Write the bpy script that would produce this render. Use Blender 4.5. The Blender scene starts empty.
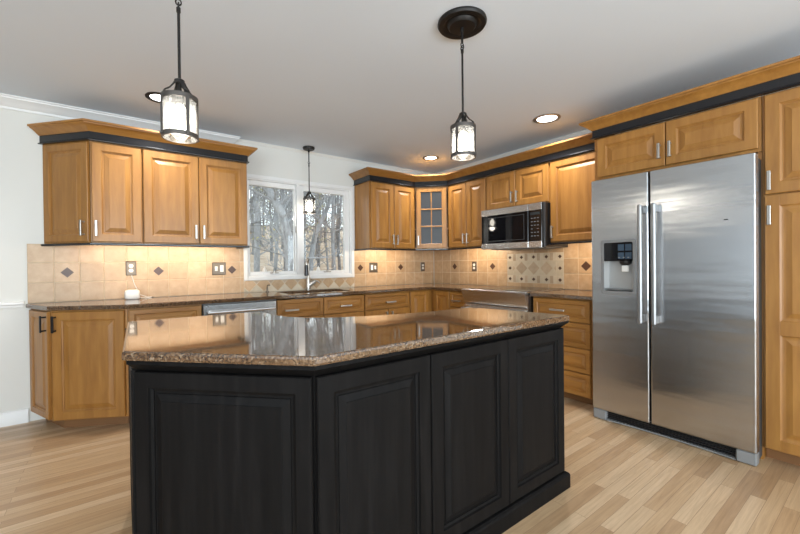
import bpy, bmesh, math, random
from math import sin, cos, pi, radians, sqrt
from mathutils import Vector, Matrix

S = bpy.context.scene
COL = S.collection

# ------------------------------------------------------------------ camera
CAM = Vector((-3.6749, -3.9714, 1.1685))
_ro, _ph, _th, _f = -0.0109, -0.0067, 0.6344, 379.4724
_fh = Vector((sin(_th), cos(_th), 0)); _rt = Vector((cos(_th), -sin(_th), 0)); _up = Vector((0, 0, 1))
_fx = _fh * cos(_ph) + _up * sin(_ph); _u2 = _up * cos(_ph) - _fh * sin(_ph)
_r2 = _rt * cos(_ro) + _u2 * sin(_ro); _u3 = _u2 * cos(_ro) - _rt * sin(_ro)
cd = bpy.data.cameras.new('camera'); cam = bpy.data.objects.new('camera', cd); COL.objects.link(cam)
cd.sensor_width = 36; cd.lens = _f / 800 * 36; cd.shift_x = 0.01095; cd.clip_start = 0.05; cd.clip_end = 300
cam.matrix_world = Matrix(((_r2.x, _u3.x, -_fx.x, CAM.x), (_r2.y, _u3.y, -_fx.y, CAM.y), (_r2.z, _u3.z, -_fx.z, CAM.z), (0, 0, 0, 1)))
S.camera = cam

# ------------------------------------------------------------------ world, added daylight fills, exposure
W = bpy.data.worlds.new('overcast_sky'); S.world = W; W.use_nodes = True
bg = W.node_tree.nodes['Background']; bg.inputs[0].default_value = (0.88, 0.94, 1.0, 1); bg.inputs[1].default_value = 2.9
S.view_settings.view_transform = 'Standard'; S.view_settings.look = 'None'; S.view_settings.gamma = 1
S.view_settings.exposure = 0.0; S.view_settings.use_curve_mapping = False
try:
    S.cycles.use_denoising = True; S.cycles.max_bounces = 10; S.cycles.sample_clamp_indirect = 6; S.cycles.caustics_reflective = False; S.cycles.caustics_refractive = False
except Exception: pass

def area(name, loc, direction, sx, sy, power, color=(1, 1, 1), parent=None, spread=pi):
    l = bpy.data.lights.new(name, 'AREA'); l.shape = 'RECTANGLE'; l.size = sx; l.size_y = sy; l.energy = power; l.color = color; l.spread = spread
    o = bpy.data.objects.new(name, l); COL.objects.link(o); o.location = loc
    o.rotation_euler = Vector(direction).to_track_quat('-Z', 'Y').to_euler()
    if parent: o.parent = parent
    return o
# added area fills standing in for daylight, set at invented openings out of view
area('added_fill_rear', (-3.2, -7.3, 1.2), (0, 1, 0.40), 4.4, 2.0, 200, (0.78, 0.91, 1.0))
area('added_fill_side', (-6.9, -5.8, 1.3), (1, 0.25, 0.35), 2.6, 1.8, 150, (0.78, 0.91, 1.0))

# ------------------------------------------------------------------ materials
class NT:
    def __init__(s, name):
        s.m = bpy.data.materials.new(name); s.m.use_nodes = True
        s.t = s.m.node_tree; s.b = s.t.nodes['Principled BSDF']; s.out = s.t.nodes['Material Output']
    def n(s, kind, **kw):
        x = s.t.nodes.new(kind)
        for k, v in kw.items():
            if k in x.inputs: x.inputs[k].default_value = v
            else: setattr(x, k, v)
        return x
    def l(s, a, b): s.t.links.new(a, b)
    def set(s, **kw):
        for k, v in kw.items(): s.b.inputs[k.replace('_', ' ')].default_value = v
    def coords(s, scale=(1, 1, 1), kind='Object', rot=(0, 0, 0)):
        tc = s.n('ShaderNodeTexCoord'); mp = s.n('ShaderNodeMapping'); mp.inputs['Scale'].default_value = scale; mp.inputs['Rotation'].default_value = rot
        s.l(tc.outputs[kind], mp.inputs[0]); return mp.outputs[0]
    def noise(s, vec, scale, detail=4, rough=0.55, dist=0):
        x = s.n('ShaderNodeTexNoise'); x.inputs['Scale'].default_value = scale; x.inputs['Detail'].default_value = detail
        x.inputs['Roughness'].default_value = rough; x.inputs['Distortion'].default_value = dist
        if vec: s.l(vec, x.inputs['Vector'])
        return x.outputs[0]
    def ramp(s, fac, stops, interp='LINEAR'):
        r = s.n('ShaderNodeValToRGB'); cr = r.color_ramp; cr.interpolation = interp
        while len(cr.elements) < len(stops): cr.elements.new(0.5)
        for e, (p, c) in zip(cr.elements, stops): e.position = p; e.color = (*c, 1)
        s.l(fac, r.inputs[0]); return r.outputs[0]
    def mix(s, a, b, fac, mode='MIX'):
        x = s.n('ShaderNodeMix', data_type='RGBA', blend_type=mode)
        for sock, val in ((x.inputs[0], fac), (x.inputs[6], a), (x.inputs[7], b)):
            if hasattr(val, 'is_output'): s.l(val, sock)
            elif isinstance(val, (int, float)): sock.default_value = val
            else: sock.default_value = (*val, 1)
        return x.outputs[2]
    def bump(s, h, strength=0.2, dist=0.01):
        b = s.n('ShaderNodeBump'); b.inputs['Strength'].default_value = strength; b.inputs['Distance'].default_value = dist
        s.l(h, b.inputs['Height']); s.l(b.outputs[0], s.b.inputs['Normal'])
    def color(s, sock): s.l(sock, s.b.inputs['Base Color'])

def plain(name, c, rough=0.5, metal=0.0, spec=None, emit=None, es=0):
    k = NT(name); k.set(Base_Color=(*c, 1), Roughness=rough, Metallic=metal)
    if spec is not None: k.b.inputs['Specular IOR Level'].default_value = spec
    if emit: k.b.inputs['Emission Color'].default_value = (*emit, 1); k.b.inputs['Emission Strength'].default_value = es
    return k.m

def wood(name, dark, mid, light, scale, rough=0.42, var=0.12, coat=0.12, spec=0.5):
    k = NT(name)
    v = k.coords(scale)
    oi = k.n('ShaderNodeObjectInfo')
    add = k.n('ShaderNodeVectorMath', operation='ADD'); k.l(v, add.inputs[0])
    mul = k.n('ShaderNodeMath', operation='MULTIPLY'); mul.inputs[1].default_value = 37.0; k.l(oi.outputs['Random'], mul.inputs[0])
    cmb = k.n('ShaderNodeCombineXYZ'); k.l(mul.outputs[0], cmb.inputs[0]); k.l(mul.outputs[0], cmb.inputs[2]); k.l(cmb.outputs[0], add.inputs[1])
    g = k.noise(add.outputs[0], 4, 6, 0.55, 0.3)
    c = k.ramp(g, [(0.25, dark), (0.5, mid), (0.75, light)])
    blot = k.noise(add.outputs[0], 1.3, 2, 0.5)
    c = k.mix(c, k.ramp(blot, [(0.35, (0.88, 0.85, 0.82)), (0.65, (1.06, 1.06, 1.06))]), 0.6, 'MULTIPLY')
    hv = k.ramp(oi.outputs['Random'], [(0, (1 - var,) * 3), (1, (1 + var * 0.6,) * 3)])
    c = k.mix(c, hv, 1.0, 'MULTIPLY')
    k.color(c); k.set(Roughness=rough)
    k.b.inputs['Coat Weight'].default_value = coat; k.b.inputs['Coat Roughness'].default_value = 0.18; k.b.inputs['Specular IOR Level'].default_value = spec
    k.bump(g, 0.04, 0.002)
    return k.m

M = {}
MD, MM, ML = (0.27, 0.114, 0.021), (0.345, 0.154, 0.031), (0.42, 0.200, 0.045)
M['maple'] = wood('honey_maple', MD, MM, ML, (6, 6, 0.7))
M['maple_h'] = wood('honey_maple_across', MD, MM, ML, (0.7, 6, 6))
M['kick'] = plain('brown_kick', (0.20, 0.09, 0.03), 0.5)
M['black_wood'] = wood('black_stained_wood', (0.004, 0.0036, 0.0035), (0.0065, 0.0058, 0.0056), (0.0105, 0.0094, 0.009), (9, 9, 0.6), 0.5, coat=0.0, spec=0.08)
M['black_band'] = plain('black_lacquer', (0.010, 0.010, 0.012), 0.22)
k = NT('painted_wall'); n = k.noise(k.coords(), 180, 2); k.set(Base_Color=(0.71, 0.695, 0.65, 1), Roughness=0.75); k.bump(n, 0.05, 0.002); M['wall'] = k.m
k = NT('painted_ceiling'); n = k.noise(k.coords(), 120, 3); k.set(Base_Color=(0.765, 0.83, 0.905, 1), Roughness=0.85); k.bump(n, 0.08, 0.003); M['ceiling'] = k.m
M['white_trim'] = plain('white_trim_paint', (0.80, 0.79, 0.77), 0.4)
M['nickel'] = plain('satin_nickel', (0.47, 0.44, 0.40), 0.34, 1.0)
M['dark_metal'] = plain('oil_rubbed_bronze', (0.020, 0.018, 0.017), 0.42, 0.6)
M['band_metal'] = plain('weathered_bronze', (0.085, 0.075, 0.068), 0.45, 0.6)
M['handle_grey'] = plain('matte_grey_metal', (0.30, 0.30, 0.30), 0.42, 0.85)
M['chrome'] = plain('chrome', (0.75, 0.75, 0.76), 0.12, 1.0)
M['black_plastic'] = plain('black_plastic', (0.012, 0.012, 0.013), 0.3)
M['black_glass'] = plain('black_glass', (0.006, 0.006, 0.007), 0.04)
M['grey_plastic'] = plain('grey_plastic', (0.20, 0.20, 0.197), 0.45)
M['white_plastic'] = plain('white_plastic', (0.82, 0.80, 0.76), 0.4)
M['bronze_plate'] = plain('aged_pewter_plate', (0.16, 0.13, 0.10), 0.4, 0.7)
M['print_grey'] = plain('grey_print', (0.16, 0.165, 0.17), 0.6)

def steel(name, c, rough, sc, wavy):
    k = NT(name); k.set(Base_Color=(*c, 1), Metallic=1.0, Roughness=rough)
    fine = k.noise(k.coords(sc), 60, 3)
    r = k.n('ShaderNodeMapRange'); r.inputs[3].default_value = rough - 0.05; r.inputs[4].default_value = rough + 0.07
    k.l(fine, r.inputs[0]); k.l(r.outputs[0], k.b.inputs['Roughness'])
    if wavy:
        big = k.noise(k.coords((0.7, 0.7, 4.5)), 1.5, 2, 0.5)
        b = k.n('ShaderNodeBump'); b.inputs['Strength'].default_value = 0.18; b.inputs['Distance'].default_value = 0.03; k.l(big, b.inputs['Height'])
        k.l(b.outputs[0], k.b.inputs['Normal'])
    k.b.inputs['Anisotropic'].default_value = 0.88 if wavy else 0.5
    tg = k.n('ShaderNodeTangent', direction_type='RADIAL', axis='Z'); k.l(tg.outputs[0], k.b.inputs['Tangent'])
    return k.m
M['steel'] = steel('brushed_steel', (0.48, 0.485, 0.49), 0.21, (1, 1, 40), True)
M['steel_flat'] = steel('brushed_steel_trim', (0.60, 0.595, 0.585), 0.25, (1, 1, 40), False)

k = NT('speckled_granite'); v = k.coords()
vor = k.n('ShaderNodeTexVoronoi'); vor.inputs['Scale'].default_value = 190; k.l(v, vor.inputs['Vector'])
sep = k.n('ShaderNodeSeparateColor'); k.l(vor.outputs['Color'], sep.inputs[0])
c1 = k.ramp(sep.outputs[0], [(0.0, (0.02, 0.012, 0.008)), (0.28, (0.075, 0.04, 0.022)), (0.48, (0.18, 0.10, 0.052)), (0.72, (0.25, 0.145, 0.078)), (0.92, (0.38, 0.26, 0.16)), (1.0, (0.48, 0.38, 0.28))])
cl = k.noise(v, 14, 5, 0.65)
c2 = k.mix(c1, (0.17, 0.095, 0.048), k.ramp(cl, [(0.36, (0.15, 0.15, 0.15)), (0.62, (0.65, 0.65, 0.65))]))
c3 = k.mix(c2, (0.05, 0.03, 0.02), k.ramp(k.noise(v, 40, 3, 0.6), [(0.58, (0, 0, 0)), (0.70, (0.75, 0.75, 0.75))]))
k.color(k.mix(c3, (0.62, 0.60, 0.58), 1.0, 'MULTIPLY')); k.set(Roughness=0.05); k.b.inputs['IOR'].default_value = 1.9; M['granite'] = k.m

def tile(name, a, b, rough=0.35):
    k = NT(name); g = k.n('ShaderNodeNewGeometry')
    c = k.ramp(k.noise(k.coords(), 16, 5, 0.65), [(0.3, a), (0.7, b)])
    rp = k.ramp(g.outputs['Random Per Island'], [(0, (0.86, 0.84, 0.80)), (1, (1.10, 1.08, 1.06))])
    k.color(k.mix(c, rp, 1.0, 'MULTIPLY')); k.set(Roughness=rough); k.bump(k.noise(k.coords(), 60, 3), 0.08, 0.002); return k.m
M['tile'] = tile('tan_tile', (0.46, 0.305, 0.175), (0.58, 0.415, 0.26))
M['tile_cream'] = tile('cream_tile', (0.56, 0.48, 0.36), (0.64, 0.56, 0.44))
M['tile_taupe'] = tile('taupe_tile', (0.42, 0.32, 0.225), (0.52, 0.41, 0.30))
M['tile_brown'] = tile('brown_inset', (0.06, 0.028, 0.017), (0.09, 0.042, 0.025))
M['grout'] = plain('pale_grout', (0.66, 0.55, 0.40), 0.8)

k = NT('oak_strip_floor'); v = k.coords()
br = k.n('ShaderNodeTexBrick', offset=0.37, offset_frequency=2, squash=1.0)
k.l(v, br.inputs['Vector'])
for nm, val in (('Scale', 1.0), ('Mortar Size', 0.0009), ('Mortar Smooth', 0.1), ('Bias', 0.0), ('Brick Width', 0.82), ('Row Height', 0.0575)): br.inputs[nm].default_value = val
br.inputs['Color1'].default_value = (0, 0, 0, 1); br.inputs['Color2'].default_value = (1, 1, 1, 1); br.inputs['Mortar'].default_value = (0.5, 0.5, 0.5, 1)
tone = k.ramp(br.outputs['Color'], [(0.0, (0.40, 0.25, 0.135)), (0.3, (0.475, 0.31, 0.172)), (0.6, (0.535, 0.365, 0.213)), (1.0, (0.60, 0.43, 0.27))])
vg = k.coords((1.2, 26, 1)); add = k.n('ShaderNodeVectorMath', operation='ADD'); k.l(vg, add.inputs[0])
sc = k.n('ShaderNodeVectorMath', operation='SCALE'); sc.inputs['Scale'].default_value = 31; k.l(br.outputs['Color'], sc.inputs[0]); k.l(sc.outputs[0], add.inputs[1])
gr = k.noise(add.outputs[0], 3.2, 6, 0.6, 0.8)
tone = k.mix(tone, k.ramp(gr, [(0.3, (0.78, 0.74, 0.70)), (0.65, (1.08, 1.08, 1.08))]), 0.85, 'MULTIPLY')
tone = k.mix(tone, (0.17, 0.09, 0.045), k.ramp(br.outputs['Fac'], [(0.0, (0, 0, 0)), (1.0, (0.7, 0.7, 0.7))]))
k.color(tone); k.set(Roughness=0.33); k.bump(gr, 0.03, 0.002); M['floor'] = k.m

def glass(name, tint, gl=0.10, frost=0.0, rough=0.0):
    k = NT(name); k.t.nodes.remove(k.b)
    tr = k.n('ShaderNodeBsdfTransparent'); tr.inputs[0].default_value = (*tint, 1)
    go = k.n('ShaderNodeBsdfGlossy'); go.inputs['Roughness'].default_value = rough
    fr = k.n('ShaderNodeFresnel'); fr.inputs[0].default_value = 1.5
    mx = k.n('ShaderNodeMixShader'); k.l(fr.outputs[0], mx.inputs[0]); k.l(tr.outputs[0], mx.inputs[1]); k.l(go.outputs[0], mx.inputs[2])
    res = mx.outputs[0]
    if frost:
        tl = k.n('ShaderNodeBsdfTranslucent'); tl.inputs[0].default_value = (0.9, 0.9, 0.9, 1)
        m2 = k.n('ShaderNodeMixShader')
        r = k.ramp(k.noise(k.coords(), 45, 1), [(0.35, (frost * 0.8,) * 3), (0.7, (frost * 1.2,) * 3)]); k.l(r, m2.inputs[0])
        k.l(res, m2.inputs[1]); k.l(tl.outputs[0], m2.inputs[2]); res = m2.outputs[0]
    k.l(res, k.out.inputs[0]); return k.m
M['pane'] = glass('window_glass', (0.96, 0.98, 0.97))
M['lantern_glass'] = glass('seeded_glass', (0.95, 0.95, 0.93), frost=0.10)
k = NT('textured_glass'); k.set(Base_Color=(0.05, 0.052, 0.055, 1), Roughness=0.3); k.b.inputs['Transmission Weight'].default_value = 0.25; k.b.inputs['Specular IOR Level'].default_value = 0.3
k.bump(k.noise(k.coords(), 110, 2), 0.35, 0.004); M['rain_glass'] = k.m
M['bulb'] = plain('lit_bulb', (1, 1, 1), 0.5, emit=(1.0, 0.93, 0.82), es=22)
M['can_lens'] = plain('lit_lens', (1, 1, 1), 0.5, emit=(0.95, 0.97, 1.0), es=9)

# exterior
k = NT('leaf_litter'); v = k.coords()
c = k.ramp(k.noise(v, 1.2, 8, 0.75), [(0.3, (0.24, 0.17, 0.115)), (0.5, (0.40, 0.31, 0.225)), (0.7, (0.56, 0.47, 0.38))]); k.color(c); k.set(Roughness=0.95); M['litter'] = k.m
def bark(name, a, b):
    k = NT(name); v = k.coords((3, 3, 0.8)); k.color(k.ramp(k.noise(v, 6, 5, 0.65), [(0.3, a), (0.7, b)])); k.set(Roughness=0.95); return k.m
M['bark'] = bark('grey_bark', (0.14, 0.145, 0.15), (0.34, 0.35, 0.365))
M['bark_dark'] = bark('dark_bark', (0.07, 0.07, 0.072), (0.22, 0.22, 0.225))
M['leaf'] = plain('dry_leaf', (0.50, 0.33, 0.13), 0.8)
M['leaf_green'] = plain('yellow_green_leaf', (0.36, 0.34, 0.13), 0.8)

# ------------------------------------------------------------------ mesh builder
def inset_poly(p, d):
    n = len(p); out = []
    A = sum(p[i][0] * p[(i + 1) % n][1] - p[(i + 1) % n][0] * p[i][1] for i in range(n)); sg = 1 if A > 0 else -1
    for i in range(n):
        a, b, c = Vector(p[i - 1]), Vector(p[i]), Vector(p[(i + 1) % n])
        e1 = (b - a).normalized(); e2 = (c - b).normalized()
        n1 = Vector((-e1.y, e1.x)) * sg; n2 = Vector((-e2.y, e2.x)) * sg
        m = n1 + n2; den = max(0.25, 1 + n1.dot(n2)); q = b + m * (d / den); out.append((q.x, q.y))
    return out

class MB:
    def __init__(s, fn=None): s.v = []; s.f = []; s.mi = []; s.cur = 0; s.fn = fn
    def add(s, vs, fs, mi=None):
        o = len(s.v); s.v += [tuple(s.fn(*p)) if s.fn else tuple(p) for p in vs]
        s.f += [tuple(i + o for i in f) for f in fs]; s.mi += [s.cur if mi is None else mi] * len(fs); return s
    def box(s, x0, x1, y0, y1, z0, z1, b=0.0, mi=None):
        if x0 > x1: x0, x1 = x1, x0
        if y0 > y1: y0, y1 = y1, y0
        if z0 > z1: z0, z1 = z1, z0
        b = min(b, 0.45 * min(x1 - x0, y1 - y0, z1 - z0))
        if b <= 0:
            vs = [(x, y, z) for x in (x0, x1) for y in (y0, y1) for z in (z0, z1)]
            return s.add(vs, [(0, 1, 3, 2), (4, 6, 7, 5), (0, 4, 5, 1), (2, 3, 7, 6), (0, 2, 6, 4), (1, 5, 7, 3)], mi)
        R = lambda a, zz: [(x0 + a, y0 + a * 0, zz), ]
        loops = []
        def ring(i, zz):   # octagon ring so vertical edges are chamfered too
            return [(x0 + b + i, y0 + i, zz), (x1 - b - i, y0 + i, zz), (x1 - i, y0 + b + i, zz), (x1 - i, y1 - b - i, zz), (x1 - b - i, y1 - i, zz), (x0 + b + i, y1 - i, zz), (x0 + i, y1 - b - i, zz), (x0 + i, y0 + b + i, zz)]
        def ringi(zz): return [(x0 + b, y0 + b, zz), (x1 - b, y0 + b, zz), (x1 - b, y0 + b, zz), (x1 - b, y1 - b, zz), (x1 - b, y1 - b, zz), (x0 + b, y1 - b, zz), (x0 + b, y1 - b, zz), (x0 + b, y0 + b, zz)]
        return s.loops([ringi(z0), ring(0, z0 + b), ring(0, z1 - b), ringi(z1)], mi=mi)
    def loops(s, L, closed=True, caps=True, mi=None):
        n = len(L[0]); vs = [p for l in L for p in l]; fs = []
        for i in range(len(L) - 1):
            for j in range(n if closed else n - 1):
                k2 = (j + 1) % n; fs.append((i * n + j, i * n + k2, (i + 1) * n + k2, (i + 1) * n + j))
        if caps: fs.append(tuple(range(n))[::-1]); fs.append(tuple(range((len(L) - 1) * n, len(L) * n)))
        return s.add(vs, fs, mi)
    def tube(s, pts, r, n=10, mi=None):
        pts = [Vector(p) for p in pts]; rs = r if isinstance(r, (list, tuple)) else [r] * len(pts); L = []; pa = None
        for i, p in enumerate(pts):
            t = ((pts[min(i + 1, len(pts) - 1)] - pts[max(i - 1, 0)])).normalized()
            if pa is None: pa = t.cross(Vector((0, 0, 1)) if abs(t.z) < 0.9 else Vector((1, 0, 0))).normalized()
            pa = (pa - t * pa.dot(t)).normalized(); pb = t.cross(pa)
            L.append([tuple(p + (pa * cos(2 * pi * j / n) + pb * sin(2 * pi * j / n)) * rs[i]) for j in range(n)])
        return s.loops(L, mi=mi)
    def lathe(s, prof, c=(0, 0, 0), n=28, caps=True, close=False, mi=None):
        P = list(prof) + ([prof[0]] if close else [])
        L = [[(c[0] + r * cos(2 * pi * j / n), c[1] + r * sin(2 * pi * j / n), c[2] + z) for j in range(n)] for r, z in P]
        return s.loops(L, caps=caps and not close, mi=mi)
    def prism(s, poly, z0, z1, mi=None): return s.loops([[(x, y, z0) for x, y in poly], [(x, y, z1) for x, y in poly]], mi=mi)
    def slab(s, outer, holes, z0, z1, r=0.004, mi=None):
        bm = bmesh.new()
        def addloop(p, z):
            vs = [bm.verts.new((x, y, z)) for x, y in p]; es = [bm.edges.new((vs[i], vs[(i + 1) % len(vs)])) for i in range(len(vs))]; return vs, es
        prof = [(r, z0), (r * .3, z0 + r * .3), (0, z0 + r), (0, z1 - r), (r * .3, z1 - r * .3), (r, z1)] if r > 0 else [(0, z0), (0, z1)]
        rings = [addloop(inset_poly(outer, i) if i else outer, z) for i, z in prof]
        hb = [addloop(h, z0) for h in holes]; ht = [addloop(h, z1) for h in holes]
        for a, b in list(zip(rings[:-1], rings[1:])) + list(zip(hb, ht)):
            n = len(a[0])
            for i in range(n): bm.faces.new((a[0][i], a[0][(i + 1) % n], b[0][(i + 1) % n], b[0][i]))
        for R, H in ((rings[0], hb), (rings[-1], ht)):
            bmesh.ops.triangle_fill(bm, use_beauty=True, use_dissolve=False, edges=R[1] + [e for h in H for e in h[1]])
        bm.verts.index_update(); s.add([v.co[:] for v in bm.verts], [tuple(v.index for v in f.verts) for f in bm.faces], mi); bm.free(); return s
    def panel(s, x0, x1, z0, z1, prof, yb=0.02, mi=None):
        """closed back at y=yb; prof = (inset, y) loops from the outer edge inward"""
        L = [[(x0 + i, y, z0 + i), (x1 - i, y, z0 + i), (x1 - i, y, z1 - i), (x0 + i, y, z1 - i)] for i, y in [(0, yb)] + prof]
        return s.loops(L, mi=mi)
    def sweep(s, path, prof, e0=None, e1=None, mi=None):
        """prof = closed loop of (outward offset, z); outward is to the right of the path"""
        P = [Vector(p) for p in path]; L = []
        for i, p in enumerate(P):
            ns = []
            if i > 0: d = (P[i] - P[i - 1]).normalized(); ns.append(Vector((d.y, -d.x)))
            if i < len(P) - 1: d = (P[i + 1] - P[i]).normalized(); ns.append(Vector((d.y, -d.x)))
            m = ns[0] if len(ns) == 1 else (ns[0] + ns[1]) / (1 + ns[0].dot(ns[1]))
            if i == 0 and e0: m = Vector(e0) / Vector(e0).dot(ns[0])
            if i == len(P) - 1 and e1: m = Vector(e1) / Vector(e1).dot(ns[0])
            L.append([(p.x + m.x * o, p.y + m.y * o, z) for o, z in prof])
        return s.loops(L, mi=mi)
    def build(s, name, mat, parent=None, loc=(0, 0, 0), rz=0, smooth=25, **tags):
        me = bpy.data.meshes.new(name); me.from_pydata(s.v, [], s.f)
        mats = mat if isinstance(mat, (list, tuple)) else [mat]
        for m in mats: me.materials.append(m)
        for p, i in zip(me.polygons, s.mi): p.material_index = i
        bm = bmesh.new(); bm.from_mesh(me); bmesh.ops.remove_doubles(bm, verts=bm.verts, dist=1e-6); bmesh.ops.recalc_face_normals(bm, faces=bm.faces); bm.to_mesh(me); bm.free()
        if smooth:
            for p in me.polygons: p.use_smooth = True
            me.set_sharp_from_angle(angle=radians(smooth))
        o = bpy.data.objects.new(name, me); COL.objects.link(o); o.location = loc; o.rotation_euler = (0, 0, rz)
        if parent: o.parent = parent
        for kx, vx in tags.items(): o[kx] = vx
        return o

def thing(name, label, cat, loc=(0, 0, 0), rz=0, group=None, kind=None):
    o = bpy.data.objects.new(name, None); COL.objects.link(o); o.location = loc; o.rotation_euler = (0, 0, rz); o.empty_display_size = 0.05
    o['label'] = label; o['category'] = cat
    if group: o['group'] = group
    if kind: o['kind'] = kind
    return o
def tag(o, label, cat, group=None, kind=None):
    o['label'] = label; o['category'] = cat
    if group: o['group'] = group
    if kind: o['kind'] = kind
    return o
def struct(mb, name, mat, label, cat, parent=None, smooth=35): return tag(mb.build(name, mat, parent, smooth=smooth), label, cat, kind='structure')
def wallrect(u0, u1, z0, z1, hole=None):
    if not hole: return [(u0, u1, z0, z1)]
    a, b, c, d = hole
    return [(u0, a, z0, z1), (b, u1, z0, z1), (a, b, z0, c), (a, b, d, z1)]

# ------------------------------------------------------------------ room shell
CEIL = 2.44; CT = 0.90; CTB = 0.868
XL, YF = -7.0, -7.4
struct(MB().box(XL, 0, YF, 0, -0.06, 0), 'floor', M['floor'], 'light oak strip floor running along the kitchen', 'floor')
struct(MB().box(XL, 0.12, YF, 0.12, CEIL, CEIL + 0.08), 'ceiling', M['ceiling'], 'smooth off-white painted ceiling', 'ceiling')
WH = (-2.575, -1.345, 1.05, 2.07)
m = MB()
for a, b, c, d in wallrect(XL, 0.12, 0, CEIL, WH): m.box(a, b, 0, 0.12, c, d)
struct(m, 'wall_back', M['wall'], 'pale painted wall around the window over the sink', 'wall')
struct(MB().box(0, 0.12, YF, 0, 0, CEIL), 'wall_right', M['wall'], 'pale painted wall behind the range and refrigerator', 'wall')
m = MB()

for a, b, c, d in wallrect(YF, 0, 0, CEIL, (-7.15, -4.45, 0.35, 2.25)): m.box(XL - 0.12, XL, a, b, c, d)  # opening invented to hold the side fill light
struct(m, 'wall_left', plain('darkened_unseen_wall', (0.22, 0.22, 0.225), 0.7), 'unseen side wall left of the kitchen, darkened for the steel reflections, with an added opening', 'wall')  # wall toned dark to dim its reflection in the refrigerator steel
m = MB()
for a, b, c, d in wallrect(XL, 0, 0, CEIL, (-5.4, -1.0, 0.2, 2.2)): m.box(a, b, YF - 0.12, YF, c, d)  # opening invented to hold the rear fill light
struct(m, 'wall_front', M['wall'], 'unseen pale wall behind the camera with a broad opening added for the fill light', 'wall')
struct(MB().sweep([(XL, 0), (-4.20, 0)], [(0, 0), (0.018, 0), (0.018, 0.085), (0.010, 0.10), (0, 0.105)]), 'baseboard_back', M['white_trim'], 'white baseboard at the foot of the back wall', 'baseboard')
struct(MB().sweep([(XL, 0), (-4.215, 0)], [(0, 0.875), (0.012, 0.878), (0.014, 0.892), (0.024, 0.900), (0.024, 0.912), (0.012, 0.918), (0, 0.922)]), 'trim_1', M['white_trim'], 'white chair rail on the wall left of the counter', 'chair rail')
crp = [(0, 2.355), (0.012, 2.355), (0.014, 2.372), (0.022, 2.376), (0.034, 2.388), (0.058, 2.412), (0.072, 2.420), (0.074, 2.430), (0.085, 2.432), (0.085, CEIL), (0, CEIL)]
struct(MB().sweep([(XL, 0), (-2.72, 0)], crp, e1=(1, -1)), 'trim_2', M['white_trim'], 'white crown moulding along the ceiling, ending with a mitre behind the left cabinets', 'crown moulding')
struct(MB().sweep([(-2.70, 0), (0, 0)], [(0, 2.415), (0.006, 2.415), (0.012, 2.425), (0.022, CEIL), (0, CEIL)]), 'trim_3', M['wall'], 'thin cove bead between ceiling and wall over the window', 'moulding')

# window
win = thing('window_1', 'white double casement window over the sink with bare woods outside', 'window', (-1.96, 0, 1.02), kind='structure')
wf = lambda x, y, z: (x + 1.96, y, z - 1.02)
def frame_xz(mb, x0, x1, z0, z1, w, y0, y1, b=0.003):
    mb.box(x0, x0 + w, y0, y1, z0, z1, b); mb.box(x1 - w, x1, y0, y1, z0, z1, b); mb.box(x0 + w, x1 - w, y0, y1, z0, z0 + w, b); mb.box(x0 + w, x1 - w, y0, y1, z1 - w, z1, b)
m = MB(wf); frame_xz(m, -2.605, -1.315, 1.020, 2.105, 0.040, -0.018, 0.0, 0.004); m.build('casing', M['white_trim'], win)
m = MB(wf); frame_xz(m, -2.566, -1.354, 1.059, 2.066, 0.012, -0.004, 0.118, 0.001); m.box(-2.034, -2.000, -0.004, 0.11, 1.07, 2.055, 0.003); m.build('frame', M['white_trim'], win)
for a, b in ((-2.553, -2.035), (-1.999, -1.367)):
    a2, b2 = (a + 0.02, b - 0.018) if a < -2.2 else (a + 0.054, b - 0.066)
    m = MB(wf)
    m.box(a, a2, 0.015, 0.055, 1.072, 2.053, 0.004); m.box(b2, b, 0.015, 0.055, 1.072, 2.053, 0.004); m.box(a2, b2, 0.015, 0.055, 1.072, 1.108, 0.004); m.box(a2, b2, 0.015, 0.055, 2.000, 2.053, 0.004)
    sash = m.build('sash', M['white_trim'], win)
    MB(wf).box(a2, b2, 0.033, 0.037, 1.108, 2.000).build('pane', M['pane'], sash)
for cx, sx in ((-2.294, 1), (-1.675, 1)):
    m = MB(wf); m.box(cx - 0.045, cx + 0.045, -0.022, 0.0, 1.088, 1.100, 0.004); m.lathe([(0.014, 1.088), (0.014, 1.106), (0.008, 1.112)], (cx, -0.012, 0), 14)
    m.tube([(cx, -0.012, 1.108), (cx + 0.02, -0.03, 1.118), (cx + 0.055, -0.04, 1.132), (cx + 0.075, -0.042, 1.150)], 0.006, 8); m.lathe([(0.001, 1.146), (0.009, 1.15), (0.009, 1.162), (0.001, 1.166)], (cx + 0.077, -0.042, 0), 10)
    m.build('crank', M['nickel'], win)
for cx in (-2.385, -1.77):
    m = MB(wf); m.lathe([(0.022, 1.106), (0.020, 1.125), (0.010, 1.142), (0.004, 1.158), (0.001, 1.160)], (cx, 0.028, 0), 12); m.build('white_cone', M['white_plastic'], win)  # small white cones standing on the lower sash rails
m = MB(wf); m.box(-2.046, -2.022, 0.004, 0.016, 1.53, 1.60, 0.003); m.build('latch', M['nickel'], win)

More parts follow.
